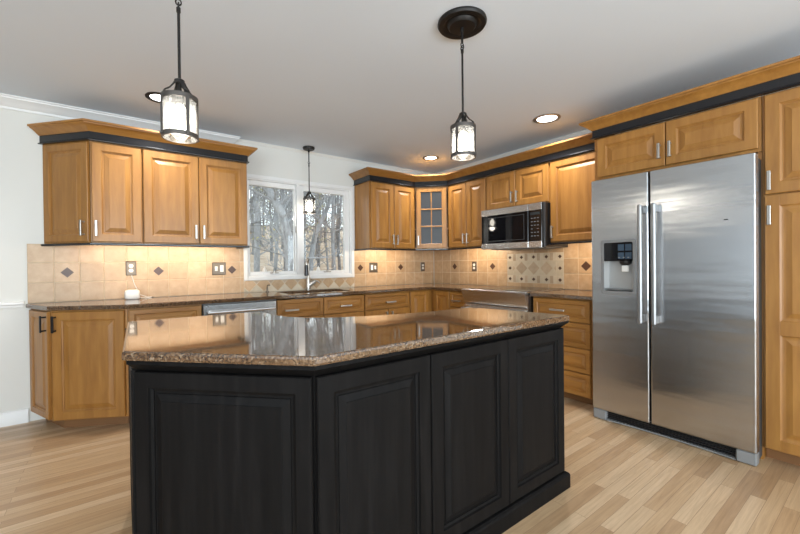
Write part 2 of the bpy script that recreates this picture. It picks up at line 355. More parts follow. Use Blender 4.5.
# ------------------------------------------------------------------ tiled backsplash (surface of the walls)
TM = [M['grout'], M['tile'], M['tile_brown'], M['tile_cream'], M['tile_taupe']]
def splash(fn):
    mb = MB(fn)
    def t(x0, x1, z0, z1, mi=1, g=0.0022, h=0.009): mb.panel(x0 + g, x1 - g, z0 + g, z1 - g, [(0, -h + 0.0015), (0.0018, -h)], 0.0, mi)
    def poly(p, mi, h=0.010): mb.loops([[(x, 0.0, z) for x, z in p], [(x, -h, z) for x, z in inset_poly(p, 0.0015)]], mi=mi)
    def dia(x, z, r, mi=2, h=0.0105): poly([(x, z - r), (x + r, z), (x, z + r), (x - r, z)], mi, h)
    return mb, t, poly, dia
ZR = [0.900, 1.0555, 1.211, 1.357]
def field(mb, t, edges, skip=lambda x, z: False):
    mb.box(edges[0], edges[-1], -0.006, 0.0, ZR[0], ZR[-1], 0, 0)
    for a, b in zip(edges[:-1], edges[1:]):
        for c, d in zip(ZR[:-1], ZR[1:]):
            if not skip((a + b) / 2, (c + d) / 2): t(a, b, c, d)
fb = lambda x, y, z: (x, y, z)
mb, t, poly, dia = splash(fb)
E1 = [-4.195] + [-4.04 + 0.1555 * k for k in range(0, 10)] + [-2.605]
E1 = [e for e in E1 if e <= -2.605]
field(mb, t, E1)
for x in (-3.962, -3.340, -2.718): dia(x, 1.133, 0.043)
mb.box(-2.605, -1.315, -0.006, 0.0, 0.900, 1.020, 0, 0)
p = 0.148; hh = p / 2; z0, zt = 0.904, 1.018; zm = z0 + hh; ht = hh - (zt - zm); xa, xb = -2.602, -1.318
x = -2.605 + 0.052 - p
def clipx(q):
    out = []
    for lim, sg in ((xa, 1), (xb, -1)):
        src = q if not out else out; res = []
        for i in range(len(src)):
            A_, B2 = src[i - 1], src[i]; ia, ib = sg * (A_[0] - lim) >= 0, sg * (B2[0] - lim) >= 0
            if ia != ib: f_ = (lim - A_[0]) / (B2[0] - A_[0]); res.append((lim, A_[1] + f_ * (B2[1] - A_[1])))
            if ib: res.append(B2)
        out = res
        if len(out) < 3: return None
    return out
def cpoly(q, mi, g=0.0):
    c = clipx(q)
    if c and max(v[0] for v in c) - min(v[0] for v in c) > 0.02: poly(c, mi)
while x < xb + p:
    cpoly([(x - hh + 0.002, zm), (x, z0 + 0.002), (x + hh - 0.002, zm), (x + ht, zt), (x - ht, zt)], 1)
    xc = x + hh
    cpoly([(xc - hh + 0.007, z0), (xc + hh - 0.007, z0), (xc, zm - 0.006)], 3)
    cpoly([(xc, zm + 0.006), (xc + hh - ht - 0.004, zt), (xc - hh + ht + 0.004, zt)], 4)
    x += p
E2 = [-1.315] + [-1.306 + 0.1555 * k for k in range(1, 9)] + [-0.012]
field(mb, t, E2)
for x in (-1.228, -0.606): dia(x, 1.133, 0.043)
o = mb.build('trim_4', TM, smooth=0); tag(o, 'tan tiled backsplash with brown diamond insets along the window wall', 'backsplash', kind='structure')
fr = lambda x, y, z: (y, -x, z)
mb, t, poly, dia = splash(fr)
E3 = [0.012] + [0.179 + 0.1555 * k for k in range(0, 7)] + [1.245]
field(mb, t, E3)
for x in (0.4125, 1.0345): dia(x, 1.133, 0.043)
E4 = [1.92, 2.069, 2.222, 2.376, 2.525]; field(mb, t, E4); dia(2.1455, 1.133, 0.05)
a, b = 1.245, 1.92
mb.box(a, b, -0.006, 0.0, ZR[0], ZR[-1], 0, 0)
for i in range(4): t(a + i * (b - a) / 4, a + (i + 1) * (b - a) / 4, 0.90, 0.952); t(a + i * (b - a) / 4, a + (i + 1) * (b - a) / 4, 1.272, 1.357)
cw = (b - a) / 9
for zc0, zc1 in ((0.952, 1.032), (1.192, 1.272)):
    for i in range(9):
        if i % 2 == 0: t(a + i * cw, a + (i + 1) * cw, zc0, zc1, 3, 0.001); dia(a + (i + .5) * cw, (zc0 + zc1) / 2, 0.022)
        else: t(a + i * cw, a + (i + .5) * cw, zc0, zc1, 4, 0.001); t(a + (i + .5) * cw, a + (i + 1) * cw, zc0, zc1, 3, 0.001)
for i in (0, 8): t(a + i * cw, a + (i + 1) * cw, 1.032, 1.192, 3, 0.001); dia(a + (i + .5) * cw, 1.112, 0.022)
t(a + cw, b - cw, 1.032, 1.192, 3, 0.001, 0.008)
mw = 0.150; xm = (a + b) / 2
for i in (-1, 0, 1): dia(xm + i * mw, 1.112, 0.0725, 4, 0.010)
for sx in (-1, 1): poly([(xm + sx * 0.260, 1.112 + 0.031), (xm + sx * 0.260, 1.112 - 0.031), (xm + sx * 0.229, 1.112)], 4)
o = mb.build('trim_5', TM, smooth=0); tag(o, 'tan tiled backsplash with a diamond mosaic panel behind the range', 'backsplash', kind='structure')

# ------------------------------------------------------------------ cabinets
DOORP = lambda st: [(0, 0.004), (0.004, 0.0), (st, 0.0), (st + 0.002, 0.005), (st + 0.009, 0.008), (st + 0.010, 0.013), (st + 0.018, 0.013), (st + 0.021, 0.0105), (st + 0.046, 0.003), (st + 0.048, 0.0015)]
DRAWP = [(0, 0.004), (0.004, 0.0), (0.034, 0.0), (0.036, 0.006), (0.041, 0.012), (0.047, 0.012), (0.049, 0.0095), (0.066, 0.003), (0.068, 0.0015)]
def handle(parent, x, z, orient='v', L=0.118, mat=None):
    m = MB()
    if orient == 'v':
        m.box(x - 0.008, x + 0.008, -0.037, -0.027, z - L / 2, z + L / 2, 0.002)
        for q in (-1, 1): m.box(x - 0.005, x + 0.005, -0.029, 0.0, z + q * (L / 2 - 0.011) - 0.005, z + q * (L / 2 - 0.011) + 0.005)
    else:
        m.box(x - L / 2, x + L / 2, -0.037, -0.027, z - 0.008, z + 0.008, 0.002)
        for q in (-1, 1): m.box(x + q * (L / 2 - 0.011) - 0.005, x + q * (L / 2 - 0.011) + 0.005, -0.029, 0.0, z - 0.005, z + 0.005)
    return m.build('handle', mat or M['nickel'], parent)
def door(parent, x0, x1, z0, z1, h=None, st=0.058, mat=None, name='door', split=None, hmat=None):
    m = MB(); dm = mat or M['maple']
    if name == 'drawer': m.panel(x0, x1, z0, z1, DRAWP); dm = mat or M['maple_h']
    elif split:
        # frame with two raised panels, one over the other
        s0, s1 = split
        m.box(x0, x0 + st, 0, 0.02, z0, z1, 0.002); m.box(x1 - st, x1, 0, 0.02, z0, z1, 0.002)
        for a, b in ((z0, z0 + st), (s0, s1), (z1 - st, z1)): m.box(x0 + st, x1 - st, 0.0005, 0.02, a, b, 0.001)
        P2 = [(0.0, 0.004), (0.006, 0.0085), (0.014, 0.0095), (0.022, 0.0095), (0.048, 0.002), (0.05, 0.002)]
        m.panel(x0 + st, x1 - st, z0 + st, s0, P2); m.panel(x0 + st, x1 - st, s1, z1 - st, P2)
    else: m.panel(x0, x1, z0, z1, DOORP(st))
    d = m.build(name, dm, parent, smooth=0)
    if h: handle(d, h[0], h[1], h[2], mat=hmat, L=h[3] if len(h) > 3 else 0.118)
    return d
UZ0, UZ1 = 1.357, 2.125; UD = 0.345
def box_cab(name, label, cat, loc, rz, w, d, z0, z1, fronts, group=None, kick=False, mat=None):
    """local frame: x along the front from its left end, front plane y=0, back at y=d"""
    t = thing(name, label, cat, loc, rz, group)
    m = MB()
    m.box(0.0008, w - 0.0008, 0.0215, d - 0.003, z0, z1, 0.0015); m.build('body', mat or M['maple'], t)
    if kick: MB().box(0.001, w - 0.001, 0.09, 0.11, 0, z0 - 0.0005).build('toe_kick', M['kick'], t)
    for f in fronts: door(t, *f[:4], **(f[4] if len(f) > 4 else {}))
    return t
RB, RR = 0.0, -pi / 2
G = 0.0025
dz0, dz1 = 1.366, 2.116
# left of the window
ang = math.atan2(-0.345, 0.312); wl = sqrt(0.312 ** 2 + 0.345 ** 2)
t = thing('wall_cabinet', 'angled end wall cabinet with one door, left end of the uppers beside the bare wall', 'cabinet', (-4.112, 0, 0), ang, 'upper cabinets left of the window')
c_, s_ = cos(-ang), sin(-ang)
loc2 = lambda X, Y: ((X + 4.112) * c_ - Y * s_, (X + 4.112) * s_ + Y * c_)
pl = [loc2(*q) for q in ((-4.097, -0.0005), (-3.8015, -0.3265), (-3.8015, -0.0005))]
MB().prism(pl, UZ0, UZ1).build('body', M['maple'], t)
door(t, 0.022, wl - 0.026, dz0, dz1, (wl - 0.056, 1.468, 'v'), 0.052)
box_cab('wall_cabinet', 'narrow single-door wall cabinet with its pull at the left, between angled end and wide pair', 'cabinet', (-3.80, -UD, 0), RB, 0.330, UD, UZ0, UZ1,
        [(0.010, 0.324, dz0, dz1, dict(h=(0.033, 1.465, 'v')))], 'upper cabinets left of the window')
box_cab('wall_cabinet', 'wide two-door wall cabinet with two pulls at its middle, just left of the window', 'cabinet', (-3.469, -UD, 0), RB, 0.817, UD, UZ0, UZ1,
        [(0.005, 0.406, dz0, dz1, dict(h=(0.378, 1.465, 'v'))), (0.412, 0.812, dz0, dz1, dict(h=(0.440, 1.465, 'v')))], 'upper cabinets left of the window')
# right of the window and round the corner
box_cab('wall_cabinet', 'two-door wall cabinet right of the window with its side facing the glass', 'cabinet', (-1.298, -UD, 0), RB, 0.670, UD, UZ0, UZ1,
        [(0.020, 0.342, dz0, dz1, dict(h=(0.315, 1.462, 'v'))), (0.348, 0.660, dz0, dz1, dict(h=(0.375, 1.462, 'v')))], 'upper cabinets right of the window')
wd = sqrt(2) * (0.627 - UD)
t = thing('wall_cabinet', 'diagonal corner wall cabinet with a six-light textured glass door', 'cabinet', (-0.627, -UD, 0), -pi / 4, 'upper cabinets right of the window')
r4 = lambda X, Y: ((X + 0.627) * cos(pi / 4) - (Y + UD) * sin(pi / 4), (X + 0.627) * sin(pi / 4) + (Y + UD) * cos(pi / 4))
m = MB()
full = [(-0.627, -0.0005), (-0.627, -0.330), (-0.615, -UD + 0.018), (-UD + 0.018, -0.615), (-0.330, -0.627), (-0.0005, -0.627), (-0.0005, -0.0005)]
lp = [r4(*q) for q in full]
for a, b in ((UZ0, UZ0 + 0.018), (UZ1 - 0.05, UZ1), (1.60, 1.612), (1.84, 1.852)): m.prism(lp, a, b)
def wall_seg(p, q, th=0.012):
    p, q = Vector(p), Vector(q); d = (q - p).normalized(); nn = Vector((-d.y, d.x)) * th
    m.prism([tuple(p), tuple(q), tuple(q + nn), tuple(p + nn)], UZ0 + 0.018, UZ1 - 0.05)
for i in (4, 5, 6, 0): wall_seg(lp[i], lp[(i + 1) % 7], -0.010)
m.box(0.004, 0.035, 0.0215, 0.040, UZ0 + 0.018, UZ1 - 0.05); m.box(wd - 0.035, wd - 0.004, 0.0215, 0.040, UZ0 + 0.018, UZ1 - 0.05)
m.build('body', M['maple'], t)
x0, x1 = 0.016, wd - 0.016; st = 0.055
m = MB()
m.box(x0, x0 + st, 0, 0.02, dz0, dz1, 0.003); m.box(x1 - st, x1, 0, 0.02, dz0, dz1, 0.003); m.box(x0 + st, x1 - st, 0, 0.02, dz0, dz0 + st, 0.003); m.box(x0 + st, x1 - st, 0, 0.02, dz1 - st, dz1, 0.003)
xm = (x0 + x1) / 2; m.box(xm - 0.006, xm + 0.006, 0.002, 0.018, dz0 + st, dz1 - st, 0.002)
hz = (dz1 - dz0 - 2 * st) / 3
for i in (1, 2): m.box(x0 + st, x1 - st, 0.0025, 0.0175, dz0 + st + i * hz - 0.008, dz0 + st + i * hz + 0.008, 0.002)
d = m.build('door', M['maple'], t)
MB().box(x0 + st - 0.004, x1 - st + 0.004, 0.0095, 0.0125, dz0 + st - 0.004, dz1 - st + 0.004).build('glass', M['rain_glass'], d)
handle(d, x0 + 0.024, 1.462)
box_cab('wall_cabinet', 'narrow two-door wall cabinet between the glass corner cabinet and the microwave', 'cabinet', (-UD, -0.628, 0), RR, 0.590, UD, UZ0, UZ1,
        [(0.014, 0.298, dz0, dz1, dict(h=(0.271, 1.462, 'v'))), (0.304, 0.582, dz0, dz1, dict(h=(0.331, 1.462, 'v')))], 'upper cabinets right of the window')
box_cab('wall_cabinet', 'short two-door wall cabinet directly above the microwave', 'cabinet', (-UD, -1.219, 0), RR, 0.752, UD, 1.740, UZ1,
        [(0.008, 0.373, 1.752, dz1, dict(h=(0.345, 1.848, 'v'))), (0.379, 0.744, 1.752, dz1, dict(h=(0.407, 1.848, 'v')))], 'upper cabinets right of the window')
box_cab('wall_cabinet', 'tall single-door wall cabinet between the microwave and the refrigerator', 'cabinet', (-UD, -1.972, 0), RR, 0.548, UD, UZ0, UZ1,
        [(0.010, 0.540, dz0, dz1, dict(h=(0.034, 1.455, 'v')))], 'upper cabinets right of the window')
FD = 0.64
t = box_cab('wall_cabinet', 'two-door cabinet over the steel refrigerator', 'cabinet', (-FD, -2.522, 0), RR, 0.950, FD, 1.805, UZ1,
        [(0.030, 0.474, 1.822, dz1, dict(h=(0.446, 1.922, 'v', 0.105))), (0.480, 0.936, 1.822, dz1, dict(h=(0.508, 1.922, 'v', 0.105)))])
MB().box(0.0008, 0.020, 0.03, FD - 0.001, 0.0, 1.8045).build('side_panel', M['maple'], t)
MB().box(0.931, 0.949, 0.03, FD - 0.001, 0.0, 1.8045).build('side_panel', M['maple'], t)
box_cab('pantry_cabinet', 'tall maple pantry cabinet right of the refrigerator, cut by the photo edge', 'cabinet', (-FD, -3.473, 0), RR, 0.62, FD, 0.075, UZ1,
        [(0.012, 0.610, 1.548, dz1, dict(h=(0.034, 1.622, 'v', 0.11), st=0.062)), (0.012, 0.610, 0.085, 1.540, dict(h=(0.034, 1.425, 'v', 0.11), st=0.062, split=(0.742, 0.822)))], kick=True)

# black frieze + maple crown on top of the uppers, black light rail beneath
FR = [(-0.02, 2.1255), (0.014, 2.1255), (0.016, 2.132), (0.008, 2.137), (0.004, 2.141), (0.004, 2.190), (-0.02, 2.190)]
CRW = [(-0.02, 2.1902), (0.010, 2.1902), (0.014, 2.197), (0.022, 2.203), (0.030, 2.213), (0.048, 2.229), (0.062, 2.236), (0.064, 2.242), (0.074, 2.244), (0.074, 2.258), (-0.02, 2.258)]
LR = [(-0.022, 1.338), (0.006, 1.338), (0.010, 1.344), (0.010, 1.352), (0.004, 1.3565), (-0.022, 1.3565)]
def crown(label, path, e0, e1, group='cabinet crowns'):
    t = thing('crown_molding', label, 'moulding', (*path[1], 2.125), 0, group)
    f = lambda x, y, z: (x - path[1][0], y - path[1][1], z - 2.125)
    MB(f).sweep(path, FR, e0, e1).build('frieze_band', M['black_band'], t, label='black band under the maple crown'); MB(f).sweep(path, CRW, e0, e1).build('crown', M['maple_h'], t)
def rail(label, path, e0, e1):
    t = thing('light_rail', label, 'moulding', (*path[1], 1.34), 0, 'light rails under the uppers')
    f = lambda x, y, z: (x - path[1][0], y - path[1][1], z - 1.34)
    MB(f).sweep(path, LR, e0, e1).build('rail', M['black_band'], t)
pL = [(-4.110, -0.001), (-3.80, -UD), (-2.652, -UD), (-2.652, -0.001)]
pR = [(-1.298, -0.001), (-1.298, -UD), (-0.627, -UD), (-UD, -0.627), (-UD, -2.518)]
pR2 = [(-UD + 0.03, -2.5215), (-FD, -2.5215), (-FD, -4.092)]
crown('maple crown with black band on the cabinets left of the window', pL, (-0.85, -0.45), (1, 0))
crown('maple crown with black band bending round the corner cabinets right of the window', pR, (-1, 0), None)
crown('maple crown with black band over the refrigerator and pantry', pR2, None, None)
rail('thin black rail under the cabinets left of the window', pL, (-1, 0), (1, 0))
rail('thin black rail under the corner cabinets, from window to microwave', [(-1.298, -0.001), (-1.298, -UD), (-0.627, -UD), (-UD, -0.627), (-UD, -1.212)], (-1, 0), None)
rail('thin black rail under the cabinet between microwave and refrigerator', [(-UD, -1.976), (-UD, -2.2), (-UD, -2.518)], None, None)

# ------------------------------------------------------------------ base cabinets
BZ0, BZ1 = 0.078, CTB - 0.0005; BD = 0.61
bz0, bz1 = 0.086, 0.856
t = thing('base_cabinet', 'angled end base cabinet with two tall doors and pulls coloured as if reflecting dark, at the bare wall', 'cabinet', (-4.18, -0.002, 0), 0)
Pb = [(-4.178, -0.002), (-4.025, -0.362), (-3.600, -0.588), (-3.588, -0.588), (-3.588, -0.002)]
f = lambda x, y, z: (x + 4.18, y + 0.002, z)
MB(f).prism(Pb, BZ0, BZ1).build('body', M['maple'], t)
MB(f).prism([(-4.10, -0.03), (-3.97, -0.32), (-3.589, -0.515), (-3.589, -0.03)], 0, BZ0 - 0.0005).build('toe_kick', M['kick'], t)
def angled(p, q, hx, x0=0.006, x1=-0.006, st=0.05):
    p, q = Vector(p), Vector(q); d = q - p; L = d.length; a = math.atan2(d.y, d.x); nn = Vector((d.y, -d.x)).normalized() * 0.0215
    m = MB(); m.panel(x0, L + x1, bz0, bz1, DOORP(st))
    pp = p + nn; dd = m.build('door', M['maple'], t, (pp.x + 4.18, pp.y + 0.002, 0), a, smooth=0); handle(dd, hx if hx > 0 else L + hx, 0.772, 'v', mat=M['dark_metal']); return dd  # nickel pulls coloured dark to imitate the dark surroundings they reflect
angled(Pb[0], Pb[1], -0.036, 0.03, -0.02, 0.045)
angled(Pb[1], Pb[2], 0.036, 0.012, -0.002, 0.058)
HB = 0.760
box_cab('base_cabinet', 'base cabinet with a drawer over one door, between angled end and dishwasher', 'cabinet', (-3.587, -BD, 0), RB, 0.494, BD, BZ0, BZ1,
        [(0.006, 0.488, 0.690, bz1, dict(name='drawer', h=(0.247, HB, 'h'))), (0.006, 0.488, bz0, 0.682, dict(h=(0.45, 0.60, 'v')))], kick=True)
box_cab('base_cabinet', 'sink base cabinet with two false drawer fronts, right of the dishwasher', 'cabinet', (-2.487, -BD, 0), RB, 0.936, BD, BZ0, 0.70,
        [(0.006, 0.464, 0.690, bz1, dict(name='drawer', h=(0.135, HB, 'h', 0.13))), (0.470, 0.930, 0.690, bz1, dict(name='drawer', h=(0.70, HB, 'h', 0.13))), (0.006, 0.464, bz0, 0.682, dict(h=(0.43, 0.60, 'v'))), (0.470, 0.930, bz0, 0.682, dict(h=(0.50, 0.60, 'v')))], kick=True)
box_cab('base_cabinet', 'base cabinet with a wide drawer over two doors, between sink and corner', 'cabinet', (-1.550, -BD, 0), RB, 0.612, BD, BZ0, BZ1,
        [(0.006, 0.606, 0.690, bz1, dict(name='drawer', h=(0.325, HB, 'h', 0.13))), (0.006, 0.303, bz0, 0.682, dict(h=(0.27, 0.60, 'v'))), (0.309, 0.606, bz0, 0.682, dict(h=(0.34, 0.60, 'v')))], kick=True)
t = thing('base_cabinet', 'inner corner base cabinet with two doors meeting at a right angle', 'cabinet', (-0.937, -BD, 0), RB)
f = lambda x, y, z: (x + 0.937, y + BD, z)
cp = [(-0.936, -0.588), (-0.588, -0.588), (-0.588, -0.898), (-0.001, -0.898), (-0.001, -0.001), (-0.936, -0.001)]
MB(f).prism(cp, BZ0, BZ1).build('body', M['maple'], t)
MB(f).prism([(-0.936, -0.52), (-0.52, -0.52), (-0.52, -0.898), (-0.50, -0.898), (-0.50, -0.50), (-0.936, -0.50)], 0, BZ0 - 0.0005).build('toe_kick', M['kick'], t)
m = MB(); m.panel(0.006, 0.285, bz0, bz1, DOORP(0.048)); m.build('door', M['maple'], t, smooth=0)
m = MB(); m.panel(0.006, 0.255, bz0, bz1, DOORP(0.048)); m.build('door', M['maple'], t, (0.937 - BD, -0.034, 0), RR, smooth=0)
box_cab('base_cabinet', 'narrow base cabinet with a drawer over a door, left of the range', 'cabinet', (-BD, -0.900, 0), RR, 0.272, BD, BZ0, BZ1,
        [(0.010, 0.266, 0.690, bz1, dict(name='drawer', h=(0.125, HB, 'h'))), (0.010, 0.266, bz0, 0.682, dict(h=(0.23, 0.60, 'v')))], kick=True)
dr = [(0.676, bz1), (0.470, 0.668), (0.268, 0.462), (bz0 - 0.01, 0.260)]
t = box_cab('base_cabinet', 'four-drawer base cabinet between the range and the refrigerator', 'cabinet', (-BD, -1.953, 0), RR, 0.567, BD, 0.070, BZ1,
        [(0.012, 0.520, a, b, dict(name='drawer', h=(0.255, (a + b) / 2, 'h', 0.13) if i == 0 else None)) for i, (a, b) in enumerate(dr)], kick=True)

# ------------------------------------------------------------------ worktops
cout = [(-4.203, -0.0105), (-4.203, -0.030), (-4.048, -0.390), (-3.607, -0.640), (-0.640, -0.640), (-0.640, -1.170), (-0.0105, -1.170), (-0.0105, -0.0105)]
sx0, sx1, sy0, sy1 = -2.33, -1.64, -0.515, -0.135
hole = [(sx0 + 0.03, sy0), (sx1 - 0.03, sy0), (sx1, sy0 + 0.03), (sx1, sy1 - 0.03), (sx1 - 0.03, sy1), (sx0 + 0.03, sy1), (sx0, sy1 - 0.03), (sx0, sy0 + 0.03)]
o = MB().slab(cout, [hole], CTB, CT, 0.007).build('countertop', M['granite'], smooth=8); tag(o, 'long brown speckled granite worktop along the window wall and round the corner', 'countertop', 'granite worktops')
o = MB().slab([(-0.640, -2.518), (-0.640, -1.955), (-0.0105, -1.955), (-0.0105, -2.518)], [], CTB, CT, 0.007).build('countertop', M['granite'], smooth=8); tag(o, 'short granite worktop over the four drawers beside the refrigerator', 'countertop', 'granite worktops')

# sink, faucet, soap pump
t = thing('sink', 'undermount steel sink below the window, seen as a dark slot in the worktop', 'sink', ((sx0 + sx1) / 2, (sy0 + sy1) / 2, 0.71))
f = lambda x, y, z: (x - (sx0 + sx1) / 2, y - (sy0 + sy1) / 2, z - 0.71)
m = MB(f); R = lambda i, z: [(x, y, z) for x, y in inset_poly(hole, i)]
m.loops([R(-0.015, 0.8675), R(-0.015, 0.8655), R(0.0, 0.8655), R(0.006, 0.73), R(0.03, 0.712), R(0.03, 0.710), R(0.0, 0.722), R(-0.006, 0.86), R(-0.014, 0.8645)], caps=False)
m.v = m.v; o = None
m2 = MB(f); m2.loops([R(0.0, 0.8670), R(-0.014, 0.8670), R(-0.014, 0.864), R(-0.003, 0.862), R(-0.001, 0.735), R(0.025, 0.708)], caps=False); m2.loops([R(0.002, 0.866), R(0.004, 0.74), R(0.03, 0.714)], caps=False); m2.add([f2 for f2 in R(0.03, 0.714)], [tuple(range(8))]); m2.add([f2 for f2 in R(0.025, 0.708)], [tuple(range(8))])
m2.build('basin', M['steel_flat'], t)
MB(f).lathe([(0.001, 0.7145), (0.04, 0.7145), (0.042, 0.717), (0.001, 0.718)], (-1.985, -0.32, 0), 20).build('drain', M['chrome'], t)

t = thing('faucet', 'brushed pull-down kitchen faucet with a dark spray head in front of the window mullion', 'faucet', (-1.945, -0.085, CT))
m = MB(); m.lathe([(0.032, 0.0), (0.032, 0.008), (0.027, 0.014), (0.025, 0.12), (0.022, 0.13), (0.015, 0.134)], n=24); m.build('base', M['nickel'], t)
hx, hy = -0.030, -0.045
pts = [(0, 0, 0.13), (0, 0, 0.285)] + [(hx * (1 - cos(a)), hy * (1 - cos(a)), 0.285 + 0.055 * sin(a)) for a in [pi * i / 10 for i in range(1, 11)]] + [(2 * hx, 2 * hy, 0.268)]
m = MB(); m.tube(pts, 0.014, 14); m.build('spout', M['nickel'], t)
m = MB(); m.lathe([(0.014, 0.0), (0.019, -0.006), (0.021, -0.050), (0.024, -0.110), (0.018, -0.116)], (2 * hx, 2 * hy, 0.274), 18); m.build('spray_head', M['black_plastic'], t)
m = MB(); m.tube([(0.010, -0.010, 0.050), (0.045, -0.022, 0.078), (0.068, -0.030, 0.094)], [0.021, 0.023, 0.021], 14); m.tube([(0.058, -0.028, 0.104), (0.090, -0.042, 0.094), (0.115, -0.052, 0.072)], [0.009, 0.008, 0.006], 10); m.build('lever', M['nickel'], t)
t = thing('soap_pump', 'small bronze soap pump on the worktop left of the sink', 'soap pump', (-2.39, -0.07, CT))
MB().lathe([(0.018, 0), (0.018, 0.006), (0.010, 0.010), (0.009, 0.045), (0.007, 0.05)], n=18).build('base', M['bronze_plate'], t)
MB().tube([(0, 0, 0.045), (0, 0, 0.066), (0.006, -0.014, 0.072), (0.014, -0.036, 0.068)], 0.0055, 10).build('spout', M['bronze_plate'], t)

# plug-in device and outlets
t = thing('wifi_speaker', 'small white rounded device on the left worktop, corded to the outlet', 'device', (-3.540, -0.115, CT))
m = MB(); w_, h_, d_ = 0.054, 0.082, 0.035
L = []
for zz, i in ((0.0, 0.012), (0.004, 0.004), (0.014, 0), (h_ - 0.022, 0), (h_ - 0.008, 0.005), (h_ - 0.002, 0.014), (h_, 0.024)):
    rr = 0.022; a_, b_ = w_ - i, d_ - i * 0.8; ring = []
    for cx, cy, a0 in ((a_ - rr, b_ - rr, 0), (-a_ + rr, b_ - rr, 90), (-a_ + rr, -b_ + rr, 180), (a_ - rr, -b_ + rr, 270)):
        for kk in range(5): an = radians(a0 + kk * 22.5); ring.append((cx + rr * cos(an), cy + rr * sin(an), zz))
    L.append(ring)
m.loops(L); m.build('body', M['white_plastic'], t, smooth=50)
m = MB(); m.tube([(0.03, 0.036, 0.02), (0.055, 0.06, 0.006), (0.09, 0.055, 0.004), (0.135, 0.06, 0.004), (0.15, 0.075, 0.006), (0.11, 0.084, 0.008), (0.06, 0.088, 0.03), (0.02, 0.094, 0.12), (0.0, 0.0965, 0.20)], 0.0028, 8)
m.build('cord', M['white_plastic'], t)

def plate(label, cat, name, loc, rz, gangs):
    t = thing(name, label, cat, loc, rz, 'wall plates on the backsplash'); w = 0.038 * 1.0 if len(gangs) == 1 else 0.062
    m = MB(); m.panel(-w, w, -0.061, 0.061, [(0, -0.003), (0.005, -0.0065), (0.011, -0.005), (0.012, -0.005)], 0.0); m.build('cover_plate', M['bronze_plate'], t)
    xs = [0] if len(gangs) == 1 else [-0.025, 0.025]
    for x, g in zip(xs, gangs):
        if g == 'outlet':
            for zz in (-0.020, 0.020):
                fn = lambda a, b, c, x=x, zz=zz: (x + a, -0.0052 + c * -1, zz + b)
                m = MB(fn); m.loops([[(0.0165 * cos(2 * pi * j / 20) , max(-0.0145, min(0.0145, 0.0175 * sin(2 * pi * j / 20))), h) for j in range(20)] for h in (0.0, 0.003)]); s = m.build('socket', M['white_plastic'], t)
                m = MB(); 
                for q in (-0.006, 0.006): m.box(x + q - 0.001, x + q + 0.001, -0.0088, -0.0081, zz - 0.001, zz + 0.007)
                m.build('slot', M['black_plastic'], s)
        elif g == 'rocker':
            m = MB(); m.panel(x - 0.016, x + 0.016, -0.033, 0.033, [(0, -0.007), (0.003, -0.0095), (0.004, -0.0095)], -0.005); m.build('rocker_switch', M['white_plastic'], t)
        elif g == 'toggle':
            m = MB(); m.box(x - 0.012, x + 0.012, -0.0065, -0.005, -0.022, 0.022); m.box(x - 0.005, x + 0.005, -0.018, -0.0065, -0.004, 0.012, 0.002); m.build('toggle_switch', M['white_plastic'], t)
plate('pewter outlet plate on the left backsplash above the small white device', 'outlet', 'outlet', (-3.543, -0.0095, 1.160), 0, ['outlet'])
plate('two-gang switch plate left of the window beside a brown diamond', 'switch', 'switch_plate', (-2.838, -0.0095, 1.146), 0, ['toggle', 'rocker'])
plate('two-gang switch plate right of the window', 'switch', 'switch_plate', (-1.037, -0.0095, 1.133), 0, ['rocker', 'toggle'])
plate('outlet plate on the window wall nearest the corner', 'outlet', 'outlet', (-0.222, -0.0095, 1.133), 0, ['outlet'])
plate('outlet plate on the range wall between two brown diamonds', 'outlet', 'outlet', (-0.0095, -0.752, 1.133), RR, ['outlet'])

# ------------------------------------------------------------------ dishwasher
t = thing('dishwasher', 'steel-fronted dishwasher with a bar handle under the left worktop', 'dishwasher', (-3.091, -0.626, 0))
MB().box(0.003, 0.600, 0.026, 0.60, 0.02, 0.864).build('body', M['grey_plastic'], t)
d = MB().box(0.003, 0.600, 0.0, 0.025, 0.10, 0.858, 0.005).build('door', M['steel_flat'], t)
m = MB(); m.tube([(0.03, -0.038, 0.795), (0.57, -0.038, 0.795)], 0.012, 14)
for x in (0.055, 0.545): m.box(x - 0.010, x + 0.010, -0.036, 0.001, 0.785, 0.805, 0.003)
m.build('handle', M['steel_flat'], d)
MB().box(0.01, 0.593, 0.06, 0.08, 0.0, 0.098).build('toe_kick', M['black_plastic'], t)

# ------------------------------------------------------------------ range
RW = 0.766
t = thing('range', 'steel slide-in range with black glass cooktop under the microwave', 'range', (-0.700, -1.178, 0), RR)
MB().box(0.004, RW - 0.004, 0.052, 0.680, 0.02, 0.8895).build('body', M['steel_flat'], t)
m = MB(); m.box(0.0, RW, 0.012, 0.686, 0.890, 0.906, 0.004); m.build('cooktop_rim', M['steel_flat'], t)
ct = MB().box(0.020, RW - 0.020, 0.075, 0.665, 0.9062, 0.9095, 0.001).build('cooktop', M['black_glass'], t)
for x, y, r in ((0.20, 0.22, 0.10), (0.57, 0.22, 0.085), (0.20, 0.51, 0.075), (0.57, 0.51, 0.11)):
    MB().lathe([(r, 0.9096), (r, 0.9101), (r - 0.003, 0.9101), (r - 0.003, 0.9096)], (x, y, 0), 36, close=True).build('burner_ring', M['grey_plastic'], ct)
prof = [(0.0118, 0.9055), (0.000, 0.899), (0.000, 0.884), (0.038, 0.760), (0.050, 0.750), (0.0515, 0.750), (0.0515, 0.889), (0.0118, 0.889)]
m = MB(); m.loops([[(x, y, z) for y, z in prof] for x in (0.0, RW)]); m.build('control_panel', M['steel_flat'], t)
d = MB().box(0.004, RW - 0.004, 0.022, 0.050, 0.215, 0.738, 0.006).build('oven_door', M['steel_flat'], t)
